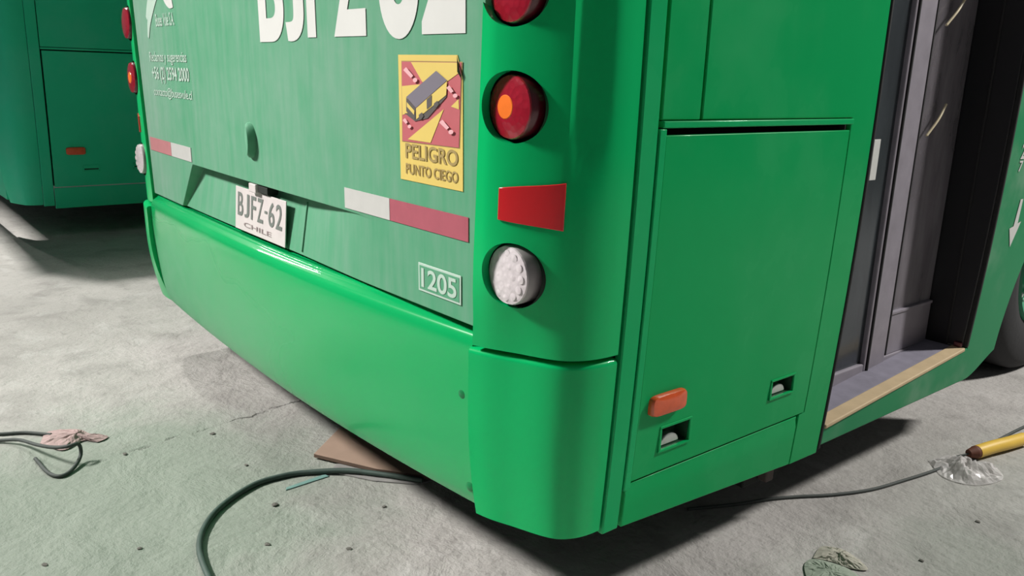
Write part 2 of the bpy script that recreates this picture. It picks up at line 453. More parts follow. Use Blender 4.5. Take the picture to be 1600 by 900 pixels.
# ---------------------------------------------------------------- bus body surfaces
def SX(z): return 1.2495-0.0354*max(0.0, 1.18-min(z, 1.18))**2
def RY(x, z): return 0.0121*x*x-0.0233*(z-0.80)
PC_R = catmull([(p[0], p[1], 0) for p in [(1.00, .010), (1.05, .026), (1.11, .052), (1.177, .080), (1.215, .105), (1.238, .14), (1.248, .18), (1.2495, .215)]], 6)
PC_P = catmull([(p[0], p[1], 0) for p in [(1.00, .003), (1.05, .008), (1.11, .029), (1.177, .068), (1.215, .100), (1.238, .14), (1.248, .18), (1.2495, .215)]], 6)
PC_L = catmull([(p[0], p[1], 0) for p in [(1.00, .004), (1.05, .006), (1.11, .012), (1.177, .026), (1.220, .055), (1.240, .095), (1.248, .14), (1.2495, .215)]], 6)
def plan(PC, t):
    """point and outward normal of the rounded corner in plan, t in 0..1"""
    k = t*(len(PC)-1); i = min(int(k), len(PC)-2); fr = k-i
    p = PC[i].lerp(PC[i+1], fr)
    d = (PC[min(i+2, len(PC)-1)]-PC[max(i-1, 0)]).normalized()
    return p, Vector((d.y, -d.x, 0))
def corner_f(side, z_roll=None, crease=False):
    PC = PC_R if side > 0 else PC_L
    def f(t, z, dep):
        p, n = plan(PC, t)
        if crease and side > 0:
            p2, n2 = plan(PC_P, t); w = sstep(0.66, 0.80, z)
            p = p.lerp(p2, w); n = n.lerp(n2, w).normalized()
        x = p.x+(SX(z)-1.2495)*(p.x/1.25)**4
        y = p.y-0.0233*(z-0.80)*(1-t)
        if crease:
            edge = 1.042+0.055*(z-0.69)
            x += (edge-1.00)*(1-t)**2
            a = sstep(0.93, 1.12, z)
            w = sstep(0.50, 0.56, t)*(1-sstep(0.58, 0.80, t))
            y += 0.016*a*w; x -= 0.010*a*w
        else:
            x += 0.026*(1-t)**2
            y += (0.026 if side > 0 else 0.06)*max(0.0, (0.52-z)/0.27)**2*(1-t)
            if side < 0: y -= 0.030*(1-t)
        d = dep
        if z_roll:
            d = dep+0.006*(1-math.sqrt(max(0.0, 1-sstep(z_roll-0.012, z_roll, z)**2)))
        return Vector((side*(x-n.x*d), y-n.y*d, z))
    return f
def side_f(s, out=0.0):
    return lambda y, z, d: Vector((s*(SX(z)+out-d), y, z))

# ================================================================ MAIN BUS
bus = empty('bus', (0, 0, 0))
tag(bus, 'bright green city bus in front, its dusty rear reading BJFZ 62', 'bus')
boxes('inner_frame', [(-1.12, 1.12, 0.20, 1.03, 0.30, 2.95), (1.12, 1.185, 0.26, 1.05, 0.95, 1.2), (-1.12, 1.00, 2.02, 11.4, 0.95, 2.95), (-1.12, 0.70, 2.02, 11.4, 0.30, 0.95)], 'cavity', bus)
boxes('underbody', [(-1.0, 1.0, 0.16, 1.9, 0.27, 0.30)], 'cavity', bus)
boxes('interior_floor', [(-1.15, 1.07, 1.0, 2.02, 0.28, 0.33)], 'frame', bus)

# --- rear hatch with the recess for the number plate
def hw(z): return 1.035+0.055*(z-0.69)
Z_LIP = 0.838
def hatch_f(u, z, d):
    h = hw(z)
    k = max(0.0, (Z_LIP-z)/0.16)
    xl, xr = -0.53-0.15*k, 0.60+0.07*k
    if u < 1: x = lerp(-h, xl-0.006, u)
    elif u < 2: x = lerp(xl-0.006, xl+0.006, u-1)
    elif u < 3: x = lerp(xl+0.006, xr, u-2)
    else: x = lerp(xr, h, u-3)
    y = RY(x, z)
    if z < Z_LIP+0.0005 and u > 1:
        side = min(1.0, u-1)
        right = 1-sstep(0.20, 0.66, x)
        depth = 0.040*side*right*(1-0.75*min(1.0, k))
        y += depth
    return Vector((x, y+d, z))
us = [i/10 for i in range(11)]+[1.5]+[2+i/24 for i in range(25)]+[3+i/8 for i in range(1, 9)]
zs = lines([0.680, 0.76, 0.832], 0.02)[:-1]+[0.834, Z_LIP, Z_LIP+0.002]+lines([0.86, 1.3, 1.92], 0.07)
hatch = slab('rear_hatch', hatch_f, us, zs, 0.02, 'green_hatch', bus, bevel=0.002)
def on_hatch(off=0.0018):
    return lambda x, z: Vector((x, RY(x, z)-off, z))
oh = on_hatch()
# lip fold lines beside the plate
def recess_y(x, z):
    return RY(x, z)+0.040*(1-sstep(0.20, 0.66, x))*(1-0.75*min(1.0, max(0.0, (Z_LIP-z)/0.16)))
slab('fold_line', lambda x, z, d: Vector((x, recess_y(x, z)-0.004+d, z)), [0.262, 0.270], lines([0.69, 0.82], 0.02), 0.006, 'green_hatch', hatch, bevel=0.001)
# round lock cover, proud on its right-hand side
def lock_cover():
    V, F = [], []
    n = 36; R = 0.050
    c = (-0.005, 0.962)
    rings = [(1.0, 0.0), (0.97, 0.7), (0.85, 1.0), (0.4, 1.05)]
    for rr, hh in rings:
        for k in range(n):
            t = 2*math.pi*k/n
            x = c[0]+0.8*R*rr*math.cos(t); z = c[1]+R*rr*math.sin(t)
            pr = 0.004+0.020*sstep(-1.0, 1.0, math.cos(t)*rr)
            V.append((x, RY(x, z)+0.004-(0.004+pr)*hh, z))
    for i in range(len(rings)-1):
        for k in range(n): F.append((i*n+k, i*n+(k+1) % n, (i+1)*n+(k+1) % n, (i+1)*n+k))
    F.append(tuple((len(rings)-1)*n+k for k in range(n)))
    return mobj('lock_cover', V, F, 'green_hatch', hatch, auto=50)
lock_cover()
# reflective tape
def tape(x0, x1, mat, z0=0.847, z1=0.895):
    def f(x, z, d): return Vector((x, RY(x, z)-0.0020+d, z))
    return slab('reflective_tape', f, lines([x0, x1], 0.08), [z0, z1], 0.0015, mat, hatch)
tape(-1.018, -0.755, 'tape_pink'); tape(-0.753, -0.535, 'tape_white')
tape(0.538, 0.737, 'tape_white'); tape(0.739, 1.020, 'tape_red')
# big registration characters
ZB = 1.233
for ch, x0, x1, z1, of in (('B', 0.108, 0.262, 1.50, 0.035), ('J', 0.270, 0.372, 1.50, 0.035), ('F', 0.388, 0.500, 1.50, 0.035),
                           ('Z', 0.520, 0.668, 1.50, 0.035), ('6', 0.715, 0.862, 1.53, 0.040), ('2', 0.872, 1.012, 1.53, 0.040)):
    text('registration_letter', ch, (x0, x1, ZB-(0.008 if ch in 'BJ6' else 0), z1), oh, 'white', hatch, offset=of)
# operator emblem and contact lines
def ribbon(name, pts, wid, mat, parent, fmap):
    C = catmull([(p[0], p[1], 0) for p in pts], 8)
    V, F = [], []
    for i, c in enumerate(C):
        d = (C[min(i+1, len(C)-1)]-C[max(i-1, 0)]).normalized()
        w = wid(i/(len(C)-1))/2
        V += [fmap(c.x-d.y*w, c.y+d.x*w), fmap(c.x+d.y*w, c.y-d.x*w)]
    for i in range(len(C)-1): F.append((2*i, 2*i+1, 2*i+3, 2*i+2))
    return decal(name, V, F, mat, parent)
ribbon('emblem_arc', [(-0.905, 1.315), (-0.862, 1.355), (-0.815, 1.385), (-0.74, 1.43), (-0.65, 1.46)], lambda t: 0.006+0.045*math.sin(0.25+t*2.4), 'white_faded', hatch, oh)
ribbon('emblem_arc', [(-0.905, 1.250), (-0.880, 1.300), (-0.835, 1.345), (-0.775, 1.385), (-0.68, 1.43)], lambda t: 0.006+0.036*math.sin(0.25+t*2.4), 'white_faded', hatch, oh)
ribbon('emblem_leaf', [(-0.590, 1.340), (-0.620, 1.362), (-0.655, 1.40), (-0.70, 1.46)], lambda t: 0.004+0.09*math.sin(min(1, t*1.2)*1.6), 'white', hatch, oh)
text('emblem_lettering', 'Buses Vule S.A.', (-0.795, -0.590, 1.284, 1.326), oh, 'white_faded', hatch, 0.01)
text('contact_lettering', 'Reclamos y sugerencias', (-0.914, -0.498, 1.158, 1.202), oh, 'white_faded', hatch, 0.008)
text('contact_lettering', '+56 (2) 2594 2000', (-0.902, -0.486, 1.095, 1.152), oh, 'white_faded', hatch, 0.02)
text('contact_lettering', 'contacto@busesvule.cl', (-0.900, -0.474, 1.044, 1.082), oh, 'white_faded', hatch, 0.008)

# --- fleet number plate
def flat_plate(name, x0, x1, z0, z1, mat, parent, off=0.0, t=0.003, fm=None):
    f = lambda x, z, d: Vector((x, RY(x, z)-off-t+d, z))
    return slab(name, f, lines([x0, x1], 0.1), [z0, z1], t, mat, parent, bevel=0.0008)
fp = flat_plate('fleet_number', 0.847, 0.997, 0.714, 0.775, 'white_faded', bus, 0.001, 0.0015)
fp['label'] = 'faded fleet number 1205'
fo = flat_plate('number_field', 0.852, 0.992, 0.719, 0.770, 'green_hatch', fp, 0.0026, 0.0006)
text('number_digits', '1205', (0.860, 0.984, 0.724, 0.766), on_hatch(0.0042), 'white_faded', fp, 0.02)

# --- warning sticker
def art(x, y):
    t = (y-80)/700.0
    xl, xr = 72+28*t, 412+25*t
    u = (x-xl)/(xr-xl)
    yT, yB = 80+10*u, 762+70*u
    v = 1-(y-yT)/(yB-yT)
    return 0.785+u*0.2178, 0.943+v*0.2517
ST_L = [0]
def sticker_poly(name, pts, mat, lay, parent):
    q = [art(*p) for p in pts]
    V = [Vector((x, RY(x, z)-0.0012-0.0007*lay, z)) for x, z in q]
    return decal(name, V, [tuple(range(len(V)))], mat, parent)
sx0, sx1, sz0, sz1 = 0.785, 1.0028, 0.943, 1.1947
out = [(sx0, sz0), (sx1, sz0), (sx1, sz1-0.045), (sx1-0.016, sz1), (sx0, sz1)]
V = [Vector((x, RY(x, z)-0.0016, z)) for x, z in out]+[Vector((x, RY(x, z)+0.0004, z)) for x, z in out]
n = len(out)
stk = mobj('warning_sticker', V, [tuple(range(n)), tuple(range(2*n-1, n-1, -1))]+[(i, (i+1) % n, n+(i+1) % n, n+i) for i in range(n)], 'sticker_yellow', bus)
stk['label'] = 'yellow and red blind spot warning sticker'
curl = [(sx1-0.016, sz1), (sx1, sz1-0.045), (sx1-0.004, sz1-0.030)]
decal('folded_corner', [Vector((x, RY(x, z)-0.003-0.008*(i == 2), z)) for i, (x, z) in enumerate(curl)], [(0, 1, 2)], 'sticker_dark', stk)
sticker_poly('picture_frame', [(92, 112), (414, 124), (417, 592), (104, 552)], 'sticker_ink', 1, stk)
sticker_poly('picture_red', [(96, 117), (410, 129), (413, 587), (108, 548)], 'sticker_red', 2, stk)
sticker_poly('picture_yellow', [(150, 121), (402, 130), (398, 186), (340, 232), (215, 228)], 'sticker_yellow', 3, stk)
sticker_poly('picture_yellow', [(101, 248), (205, 240), (150, 300), (135, 395), (107, 405)], 'sticker_yellow', 3, stk)
sticker_poly('picture_yellow', [(140, 540), (332, 376), (268, 560)], 'sticker_yellow', 3, stk)
sticker_poly('picture_yellow', [(368, 362), (404, 322), (408, 378)], 'sticker_yellow', 3, stk)
sticker_poly('bus_shadow', [(120, 395), (180, 440), (250, 425), (345, 310), (345, 290), (185, 400)], 'sticker_dark', 4, stk)
sticker_poly('bus_roof', [(130, 308), (290, 170), (347, 222), (186, 368)], 'sticker_grey', 5, stk)
sticker_poly('bus_front', [(130, 310), (186, 370), (182, 432), (132, 385)], 'sticker_dark', 5, stk)
sticker_poly('bus_side', [(187, 370), (347, 226), (345, 300), (190, 430)], 'sticker_yellow', 5, stk)
sticker_poly('bus_window', [(136, 335), (180, 383), (178, 405), (137, 360)], 'sticker_yellow', 6, stk)
sticker_poly('bus_door', [(246, 322), (272, 298), (272, 355), (248, 376)], 'sticker_dark', 6, stk)
sticker_poly('bus_wheel', [(205, 405), (222, 392), (232, 412), (218, 432), (206, 428)], 'sticker_dark', 6, stk)
sticker_poly('bus_wheel', [(285, 345), (302, 330), (312, 348), (298, 368), (286, 364)], 'sticker_dark', 6, stk)
for a, b, w in (((122, 155), (165, 200), 11), ((355, 255), (378, 285), 10), ((325, 440), (362, 482), 11), ((122, 428), (140, 450), 9)):
    d = Vector((b[0]-a[0], b[1]-a[1])).normalized(); nx, ny = -d.y*w, d.x*w
    sticker_poly('exclamation_stroke', [(a[0]+nx, a[1]+ny), (b[0]+nx*.8, b[1]+ny*.8), (b[0]-nx*.8, b[1]-ny*.8), (a[0]-nx, a[1]-ny)], 'sticker_pink', 7, stk)
    c = (b[0]+d.x*24, b[1]+d.y*24)
    sticker_poly('exclamation_dot', [(c[0]+w*1.15*math.cos(k*math.pi/5), c[1]+w*1.15*math.sin(k*math.pi/5)) for k in range(10)], 'sticker_pink', 7, stk)
text('sticker_lettering', 'PELIGRO', (sx0+0.022, sx1-0.014, 0.989, 1.020), on_hatch(0.0030), 'sticker_ink', stk, 0.02)
text('sticker_lettering', 'PUNTO CIEGO', (sx0+0.022, sx1-0.014, 0.957, 0.979), on_hatch(0.0030), 'sticker_ink', stk, 0.015)

# --- licence plate, hanging in the recess
PZ0, PZ1 = 0.684, 0.812
def plate_y(z): return lerp(0.010, 0.018, (z-PZ0)/(PZ1-PZ0))
pm = lambda x, z, d: Vector((x, plate_y(z)-0.006+d, z))
plate = slab('license_plate', pm, [-0.18, 0.18], [PZ0, PZ1], 0.003, 'plate', bus, bevel=0.001)
plate['label'] = 'dusty white licence plate'
op = lambda x, z: Vector((x, plate_y(z)-0.0072, z))
for ch, x0, x1 in (('B', -0.160, -0.118), ('J', -0.108, -0.072), ('F', -0.058, -0.022), ('Z', -0.012, 0.030), ('-', 0.040, 0.058), ('6', 0.068, 0.108), ('2', 0.118, 0.158)):
    if ch == '-': text('plate_character', ch, (x0, x1, 0.759, 0.767), op, 'plate_ink', plate)
    else: text('plate_character', ch, (x0, x1, 0.727, 0.797), op, 'plate_ink', plate, 0.012)
text('plate_caption', 'CHILE', (-0.11, 0.09, 0.698, 0.712), op, 'plate_ink2', plate, 0.01)
box('plate_light', -0.040, 0.010, -0.004, 0.035, 0.812, 0.838, 'plate', plate, bevel=0.003)
box('plate_light', 0.012, 0.075, 0.004, 0.040, 0.815, 0.836, 'cavity', plate, bevel=0.002)

# --- rear bumper
BP = [(0.028, 0.670), (-0.002, 0.6725), (-0.012, 0.6665), (-0.022, 0.660), (-0.031, 0.652), (-0.036, 0.635), (-0.0375, 0.600), (-0.034, 0.52), (-0.026, 0.43), (-0.014, 0.34), (0.000, 0.28), (0.012, 0.252)]
BPs = catmull([(0, a, b) for a, b in BP], 3)
def bump_f(x, v, d):
    i = min(int(v), len(BPs)-2); p = BPs[i].lerp(BPs[i+1], v-i)
    bow = (0.060 if x > 0 else 0.030)*x*x
    dz = 0.006*sstep(0.2, -1.0, x)
    return Vector((x, p.y+bow+d, p.z-(0.0 if p.z > 0.5 else -0.02*0)))
bumper = slab('rear_bumper', bump_f, lines([-1.02, 1.018], 0.06), [i for i in range(len(BPs))], 0.02, 'green_bumper', bus, auto=60)
for z in (0.52, 0.30):
    lathe('bumper_bolt', [(0.012, -0.002), (0.012, 0.004), (0.006, 0.008)], 'bolt', bumper, (0.985, 0.030 if z > .4 else 0.055, z), (0, -1, 0), n=16)

# --- rounded corners
for s in (1, -1):
    f = corner_f(s, crease=True)
    ts = [i/28 for i in range(29)]
    pil = slab('corner_pillar', f, ts, lines([0.642, 1.5, 2.95], 0.06), 0.02, 'green', bus, auto=60)
    low = slab('bumper_corner', corner_f(s, z_roll=0.632), ts, lines([0.250, 0.605], 0.05)[:-1]+[0.605, 0.618, 0.622, 0.625, 0.628, 0.630, 0.632], 0.022, 'green', bus, auto=60)
    lx = 1.127 if s > 0 else 1.140
    ly = 0.040 if s > 0 else 0.012
    holes = []
    for zc in (0.800, 1.107, 1.305):
        yy = ly-0.0233*(zc-0.80)
        tilt = 0.22*s if s > 0 else -0.05
        axis = Vector((math.sin(tilt), -math.cos(tilt), 0))
        holes.append(lathe('hole', [(0.0630, -0.06), (0.0630, 0.06)], 'cavity', None, (s*lx, yy, zc), axis, n=48))
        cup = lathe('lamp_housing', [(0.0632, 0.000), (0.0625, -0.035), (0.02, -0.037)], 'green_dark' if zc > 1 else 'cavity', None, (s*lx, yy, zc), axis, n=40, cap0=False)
        cup.name = 'tail_lamp'; cup.parent = bus
        cup['label'] = 'round red tail lamp' if zc > 0.9 else 'round clear reversing lamp'
        red = zc > 0.9
        ax2 = (0.02*s, -1, 0)
        cx = s*lx-0.006
        lathe('lens_rim', [(0.0560, -0.035), (0.0572, 0.002), (0.0560, 0.005)], 'lens_rim' if red else 'lens_clear_rim', cup, (cx, yy-0.004, zc), ax2, n=40)
        lathe('lens', [(0.0560, 0.0052), (0.0548, 0.0082), (0.042, 0.0115), (0.024, 0.0135), (0.004, 0.0140)], 'lens_red' if red else 'lens_clear', cup, (cx, yy-0.004, zc), ax2, n=40)
        if red and zc < 1.2:
            lathe('bulb_spot', [(0.022, 0.0130), (0.020, 0.0148), (0.003, 0.0154)], 'lens_orange', cup, (cx-0.006*s, yy-0.004, zc), ax2, n=28)
        if not red:
            for k in range(19):
                rr, a = (0.0, 0.0) if k == 0 else ((0.0205, 2*math.pi*k/6) if k < 7 else (0.0405, 2*math.pi*(k-7)/12))
                lathe('led_dome', [(0.0095, 0.0085), (0.0085, 0.0126 if rr < .03 else 0.0112), (0.003, 0.0142 if rr < .03 else 0.0126)], 'lens_clear', cup, (cx+rr*math.cos(a), yy-0.004, zc+rr*math.sin(a)), ax2, n=12)
    cut(pil, holes)
    # red reflector panel wrapped onto the corner
    def refl_f(u, v, d, s=s, f=f):
        t = lerp(0.205, 0.50, u) if s > 0 else lerp(0.25, 0.60, u)
        z0 = lerp(0.905, 0.893, u); z1 = lerp(0.964, 0.980, u)
        p = f(t, lerp(z0, z1, v), 0.0); q = f(t, lerp(z0, z1, v), 0.01)
        nn = (p-q).normalized()
        return p+nn*(0.004-d)
    ref = slab('red_reflector', refl_f, [i/10 for i in range(11)], [0, 0.5, 1], 0.006, 'red_panel', bus, auto=50, bevel=0.0012)
    ref['label'] = 'red reflector panel'

# --- side panels, right-hand (door) side
ZV = lambda a, b: lines([a, b], 0.07)
slab('corner_trim', side_f(1, 0.004), [0.222, 0.268], ZV(0.238, 2.95), 0.02, 'green_trim', bus, bevel=0.003)
slab('upper_side_panel', side_f(1), [0.280, 0.390], ZV(1.090, 2.95), 0.012, 'green_side', bus, bevel=0.002)
def post_y(y, z): return y-0.024 if (abs(y-0.951) < 1e-6 and z < 0.337) else y
slab('upper_side_panel', lambda y, z, d: Vector((SX(z)-d, post_y(y, z), z+(0.02*(1.056-y) if z < 0.2 else 0))), [0.397, 0.68, 0.951, 1.003, 1.056],
     lines([0.190, 0.3355], 0.07)+lines([0.338, 1.090], 0.07)[:-1]+ZV(1.090, 2.95), 0.014, 'green_side', bus, skip=lambda y, z: y < 0.951 and z < 1.09, bevel=0.002)
def frame_bar(y0, y1, z0, z1, out=0.006, name='compartment_frame'):
    return slab(name, side_f(1, out), lines([y0, y1], 0.4), ZV(z0, z1), 0.024, 'green_trim', bus, bevel=0.002)
frame_bar(0.2715, 0.2905, 0.325, 1.074, 0.006)
frame_bar(0.2795, 0.950, 1.0755, 1.0885, 0.007)
# compartment door with two recessed latches
L1 = (0.376, 0.468, 0.392, 0.442); L2 = (0.775, 0.866, 0.420, 0.462)
ys = lines([0.2945, L1[0], L1[1], L2[0], L2[1], 0.947], 0.15)
zz = sorted(set(round(v, 4) for v in lines([0.339, L1[2], L2[2], L1[3], L2[3], 0.55, 0.80, 1.062], 0.07)))
def inl(y, z): return any(L[0] < y < L[1] and L[2] < z < L[3] for L in (L1, L2))
cdoor = slab('compartment_door', side_f(1, 0.001), ys, zz, 0.016, 'green_side', bus, skip=inl, bevel=0.002)
cdoor['label'] = 'flat green compartment door'
for L in (L1, L2):
    y0, y1, z0, z1 = L; xs = SX((z0+z1)/2)
    V = [(xs-0.002, y0, z0), (xs-0.002, y1, z0), (xs-0.002, y1, z1), (xs-0.002, y0, z1), (xs-0.035, y0+0.004, z0+0.004), (xs-0.035, y1-0.004, z0+0.004), (xs-0.035, y1-0.004, z1-0.004), (xs-0.035, y0+0.004, z1-0.004)]
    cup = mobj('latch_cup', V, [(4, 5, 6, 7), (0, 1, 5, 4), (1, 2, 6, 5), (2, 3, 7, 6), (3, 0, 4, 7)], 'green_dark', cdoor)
    fr = boxes('latch_frame', [(xs-0.004, xs+0.005, y0-0.007, y1+0.007, z1, z1+0.006), (xs-0.004, xs+0.004, y0-0.007, y1+0.007, z0-0.006, z0),
                               (xs-0.004, xs+0.004, y0-0.007, y0, z0, z1), (xs-0.004, xs+0.004, y1, y1+0.007, z0, z1)], 'green_side', cdoor, bevel=0.0015)
    yc = lerp(y0, y1, 0.42); zc = z0+0.004
    pad = [(xs-0.006, yc+0.030*math.cos(a), zc+0.022*math.sin(a)) for a in [math.pi*k/12 for k in range(13)]]
    m = len(pad)
    pv = pad+[(p[0]-0.018, p[1], p[2]) for p in pad]
    mobj('latch_paddle', pv, [tuple(range(m)), tuple(range(2*m-1, m-1, -1))]+[(i, (i+1) % m, m+(i+1) % m, m+i) for i in range(m)], 'metal', cdoor, bevel=0.002)
# orange marker lamp
def marker(parent, yc, zc, wy, hz, x, mat):
    V, F = [], []
    n = 32
    rings = [(1.0, -0.002), (1.0, 0.008), (0.93, 0.014), (0.6, 0.017), (0.1, 0.018)]
    for rr, h in rings:
        for k in range(n):
            t = 2*math.pi*k/n
            c, s_ = math.cos(t), math.sin(t)
            q = 0.35
            V.append((x+h, yc+wy/2*rr*math.copysign(abs(c)**q, c), zc+hz/2*rr*math.copysign(abs(s_)**q, s_)))
    for i in range(len(rings)-1):
        for k in range(n): F.append((i*n+k, i*n+(k+1) % n, (i+1)*n+(k+1) % n, (i+1)*n+k))
    F.append(tuple(range(n))); F.append(tuple((len(rings)-1)*n+k for k in range(n)))
    return mobj('marker_lamp', V, F, mat, parent, auto=40)
mk = marker(cdoor, 0.378, 0.505, 0.112, 0.046, SX(0.505), 'orange')
mk['label'] = 'orange side marker lamp'
# skirt below the compartment, with a sloping lower edge
def skirt_f(y, v, d):
    z0 = 0.236-0.040*(y-0.28)/0.65
    z = lerp(z0, 0.334, v)
    return Vector((SX(z)+0.003-0.004*(v > 0.9)-d, y, z))
slab('skirt_panel', skirt_f, lines([0.2795, 0.918], 0.12), [0, 0.25, 0.5, 0.8, 0.93, 1], 0.016, 'green_side', bus, bevel=0.002)
slab('door_edge_rubber', side_f(1, 0.003), [1.058, 1.068], ZV(0.200, 2.45), 0.05, 'rubber', bus, bevel=0.003)
slab('door_header', side_f(1), [1.060, 1.92], ZV(2.45, 2.95), 0.02, 'green_side', bus)

# --- door step
def zt(y): return 0.268+0.066*(y-1.06)/0.86
def sill_f(y, v, d):
    z = lerp(0.208-0.018*sstep(1.2, 1.06, y)*0, zt(min(y, 1.905))-0.002, v)
    return Vector((SX(z)-d, y, z))
sill = slab('door_sill', sill_f, lines([1.069, 1.905, 1.978], 0.12), [0, 0.4, 0.8, 1], 0.03, 'green_sill', bus, bevel=0.004)
def strip(name, xa, xb, mat, lift, wob):
    f = lambda y, v, d: Vector((lerp(xa, xb, v)+(wob*math.sin(y*9) if 0 < v < 1 else 0), y, zt(y)+lift-d))
    return slab(name, f, lines([1.070, 1.903], 0.08), [0, 0.5, 1], 0.012, mat, sill, bevel=0.003)
strip('step_mat', 1.06, 1.180, 'mat', 0.000, 0)
strip('step_edge', 1.181, 1.226, 'yellow_edge', 0.003, 0.0)

# --- door leaves
def leaf(y0, y1, stiles, glass, kick=None, tagname=None):
    root = boxes('door_leaf', [(1.066, 1.100, a, b, 0.300, 2.44) for a, b in stiles]+[(1.068, 1.098, y0, y1, 2.38, 2.44), (1.068, 1.098, y0, y1, 0.285, 0.325)], 'frame', bus, bevel=0.004)
    lo = kick or 0.325
    box('door_glass', 1.080, 1.086, stiles[0][1], stiles[1][0] if len(stiles) > 1 else y1, lo, 2.38, glass, root, bevel=0)
    if kick:
        box('kick_panel', 1.076, 1.094, stiles[0][1], y1, 0.325, kick, 'frame', root, bevel=0.003)
        box('kick_rail', 1.075, 1.098, stiles[0][1], y1, kick-0.004, kick+0.006, 'frame', root, bevel=0.002)
    return root
la = leaf(1.075, 1.498, [(1.075, 1.090), (1.485, 1.498)], 'glass')
la['label'] = 'dark glazed door leaf nearest the rear'
lb = leaf(1.508, 1.903, [(1.508, 1.612)], 'glass_b', kick=0.465)
lb['label'] = 'grey glazed door leaf beside the black jamb'
box('door_seal', 1.062, 1.105, 1.4985, 1.5075, 0.29, 2.44, 'rubber', bus, bevel=0.003)
box('stile_seal', 1.094, 1.1015, 1.6125, 1.618, 0.33, 2.4, 'rubber', lb, bevel=0)
lbl = box('door_label', 1.101, 1.104, 1.350, 1.385, 0.905, 1.020, 'white', la, bevel=0.001)
tube('grab_bar', [(1.105, 1.655, 1.025), (1.110, 1.705, 1.073), (1.105, 1.752, 1.118)], 0.004, 'grab', lb)
tube('grab_bar', [(1.105, 1.672, 1.345), (1.110, 1.722, 1.390), (1.105, 1.772, 1.432)], 0.004, 'grab', lb)
tube('curved_handle', [(1.075, 1.16, 0.560), (1.095, 1.20, 0.572), (1.100, 1.25, 0.590), (1.075, 1.29, 0.610)], 0.008, 'grab', la)
jamb = boxes('door_jamb', [(1.060, 1.163, 1.908, 1.960, 0.325, 2.45)], 'black', bus, bevel=0.004)
slab('jamb_cover', lambda y, z, d: Vector((1.1645 if d else SX(z)-0.010, y, z)), [1.902, 1.960], ZV(0.335, 2.45), 0.06, 'black', jamb, bevel=0.003)
box('jamb_seal', 1.160, 1.168, 1.898, 1.912, 0.335, 2.45, 'rubber', jamb, bevel=0.002)
box('jamb_light', 1.190, 1.215, 1.892, 1.903, 0.337, 0.352, 'lens_rim', jamb, bevel=0.002)
slab('jamb_edge_rubber', side_f(1, 0.003), [1.9085, 1.922], ZV(0.336, 2.45), 0.04, 'rubber', bus, bevel=0.003)

# --- side panel ahead of the door with the wheel arch
AC = (2.95, 0.25, 0.79)
def zlow(y):
    if y < 1.98: return 0.210
    if y < 2.165: return 0.210+0.075*sstep(1.96, 2.21, y)**1.0+0.02*(y-1.98)
    if y < AC[0]+0.785: return max(0.285, AC[1]+math.sqrt(max(0, AC[2]**2-(y-AC[0])**2)))
    return 0.21
def front_f(y, v, d):
    z = lerp(zlow(y), 1.25, v)
    return Vector((SX(z)-d, y, z))
ysf = lines([1.924, 2.16], 0.03)+[2.162, 2.165, 2.168, 2.172, 2.18, 2.19, 2.205, 2.225, 2.25, 2.30, 2.36, 2.45]+lines([2.55, 3.55], 0.1)+[3.6, 3.65, 3.69, 3.71, 3.72, 3.73, 3.738]+lines([4.2, 11.4], 0.8)
fp_ = slab('wheel_arch_panel', front_f, ysf, [i/10 for i in range(11)], 0.015, 'green_sill', bus, auto=40)
def on_side(y, z): return Vector((SX(z)+0.0018, y, z))
arrow = [(2.078, 0.822), (2.098, 0.822), (2.096, 0.740), (2.122, 0.745), (2.074, 0.662), (2.036, 0.728), (2.066, 0.733)]
decal('white_arrow', [on_side(y, z) for y, z in arrow], [tuple(range(len(arrow)))], 'white', fp_)
text('side_lettering', '2', (2.005, 2.035, 0.955, 1.005), on_side, 'white', fp_, 0.02)
text('side_lettering', '7', (2.006, 2.034, 0.915, 0.950), on_side, 'white', fp_, 0.02)
slab('side_window_band', side_f(1, -0.004), lines([1.93, 11.4], 1.2), ZV(1.255, 2.45), 0.01, 'glass', bus)
slab('upper_side_panel', side_f(1), lines([1.93, 11.4], 1.2), [2.455, 2.95], 0.012, 'green_side', bus)
slab('left_side_panel', side_f(-1), lines([0.22, 11.4], 1.2), ZV(0.24, 2.95), 0.012, 'green_side', bus)
boxes('roof', [(-1.22, 1.22, 0.06, 11.4, 2.952, 3.05)], 'roof', bus, bevel=0.04)
slab('rear_window', lambda x, z, d: Vector((x, RY(x, z)+0.004+d, z)), lines([-1.09, 1.09], 0.2), [1.93, 2.4, 2.95], 0.012, 'glass', bus)
boxes('bus_front', [(-1.2, 1.2, 11.405, 11.45, 0.3, 2.95)], 'green_side', bus, bevel=0.01)

# --- wheels
def wheel(xo, yc, s=1, parent=bus):
    R = 0.48
    ax = (s, 0, 0)
    w = lathe('wheel', [(0.27, -0.02), (0.30, 0.0), (0.36, 0.012), (0.43, 0.006), (0.462, -0.012), (0.478, -0.035), (0.48, -0.06), (0.48, -0.24), (0.45, -0.29), (0.27, -0.27)], 'tyre', parent, (s*xo, yc, R), ax, n=64, cap0=False, cap1=False)
    lathe('rim', [(0.275, -0.015), (0.268, 0.0), (0.25, -0.02), (0.20, -0.09), (0.12, -0.085), (0.11, -0.03), (0.03, -0.02)], 'rim', w, (s*xo, yc, R), ax, n=48, cap0=False)
    for k in range(10):
        a = 2*math.pi*k/10
        lathe('wheel_nut', [(0.014, -0.09), (0.014, -0.062), (0.008, -0.058)], 'metal', w, (s*xo, yc+0.165*math.cos(a), R+0.165*math.sin(a)), ax, n=6)
    return w
wheel(1.085, 2.985); wheel(1.085, 2.985, -1); wheel(1.085, 8.8); wheel(1.085, 8.8, -1)
boxes('wheel_well', [(0.72, 1.20, 2.02, 2.06, 0.25, 1.0)], 'cavity', bus)
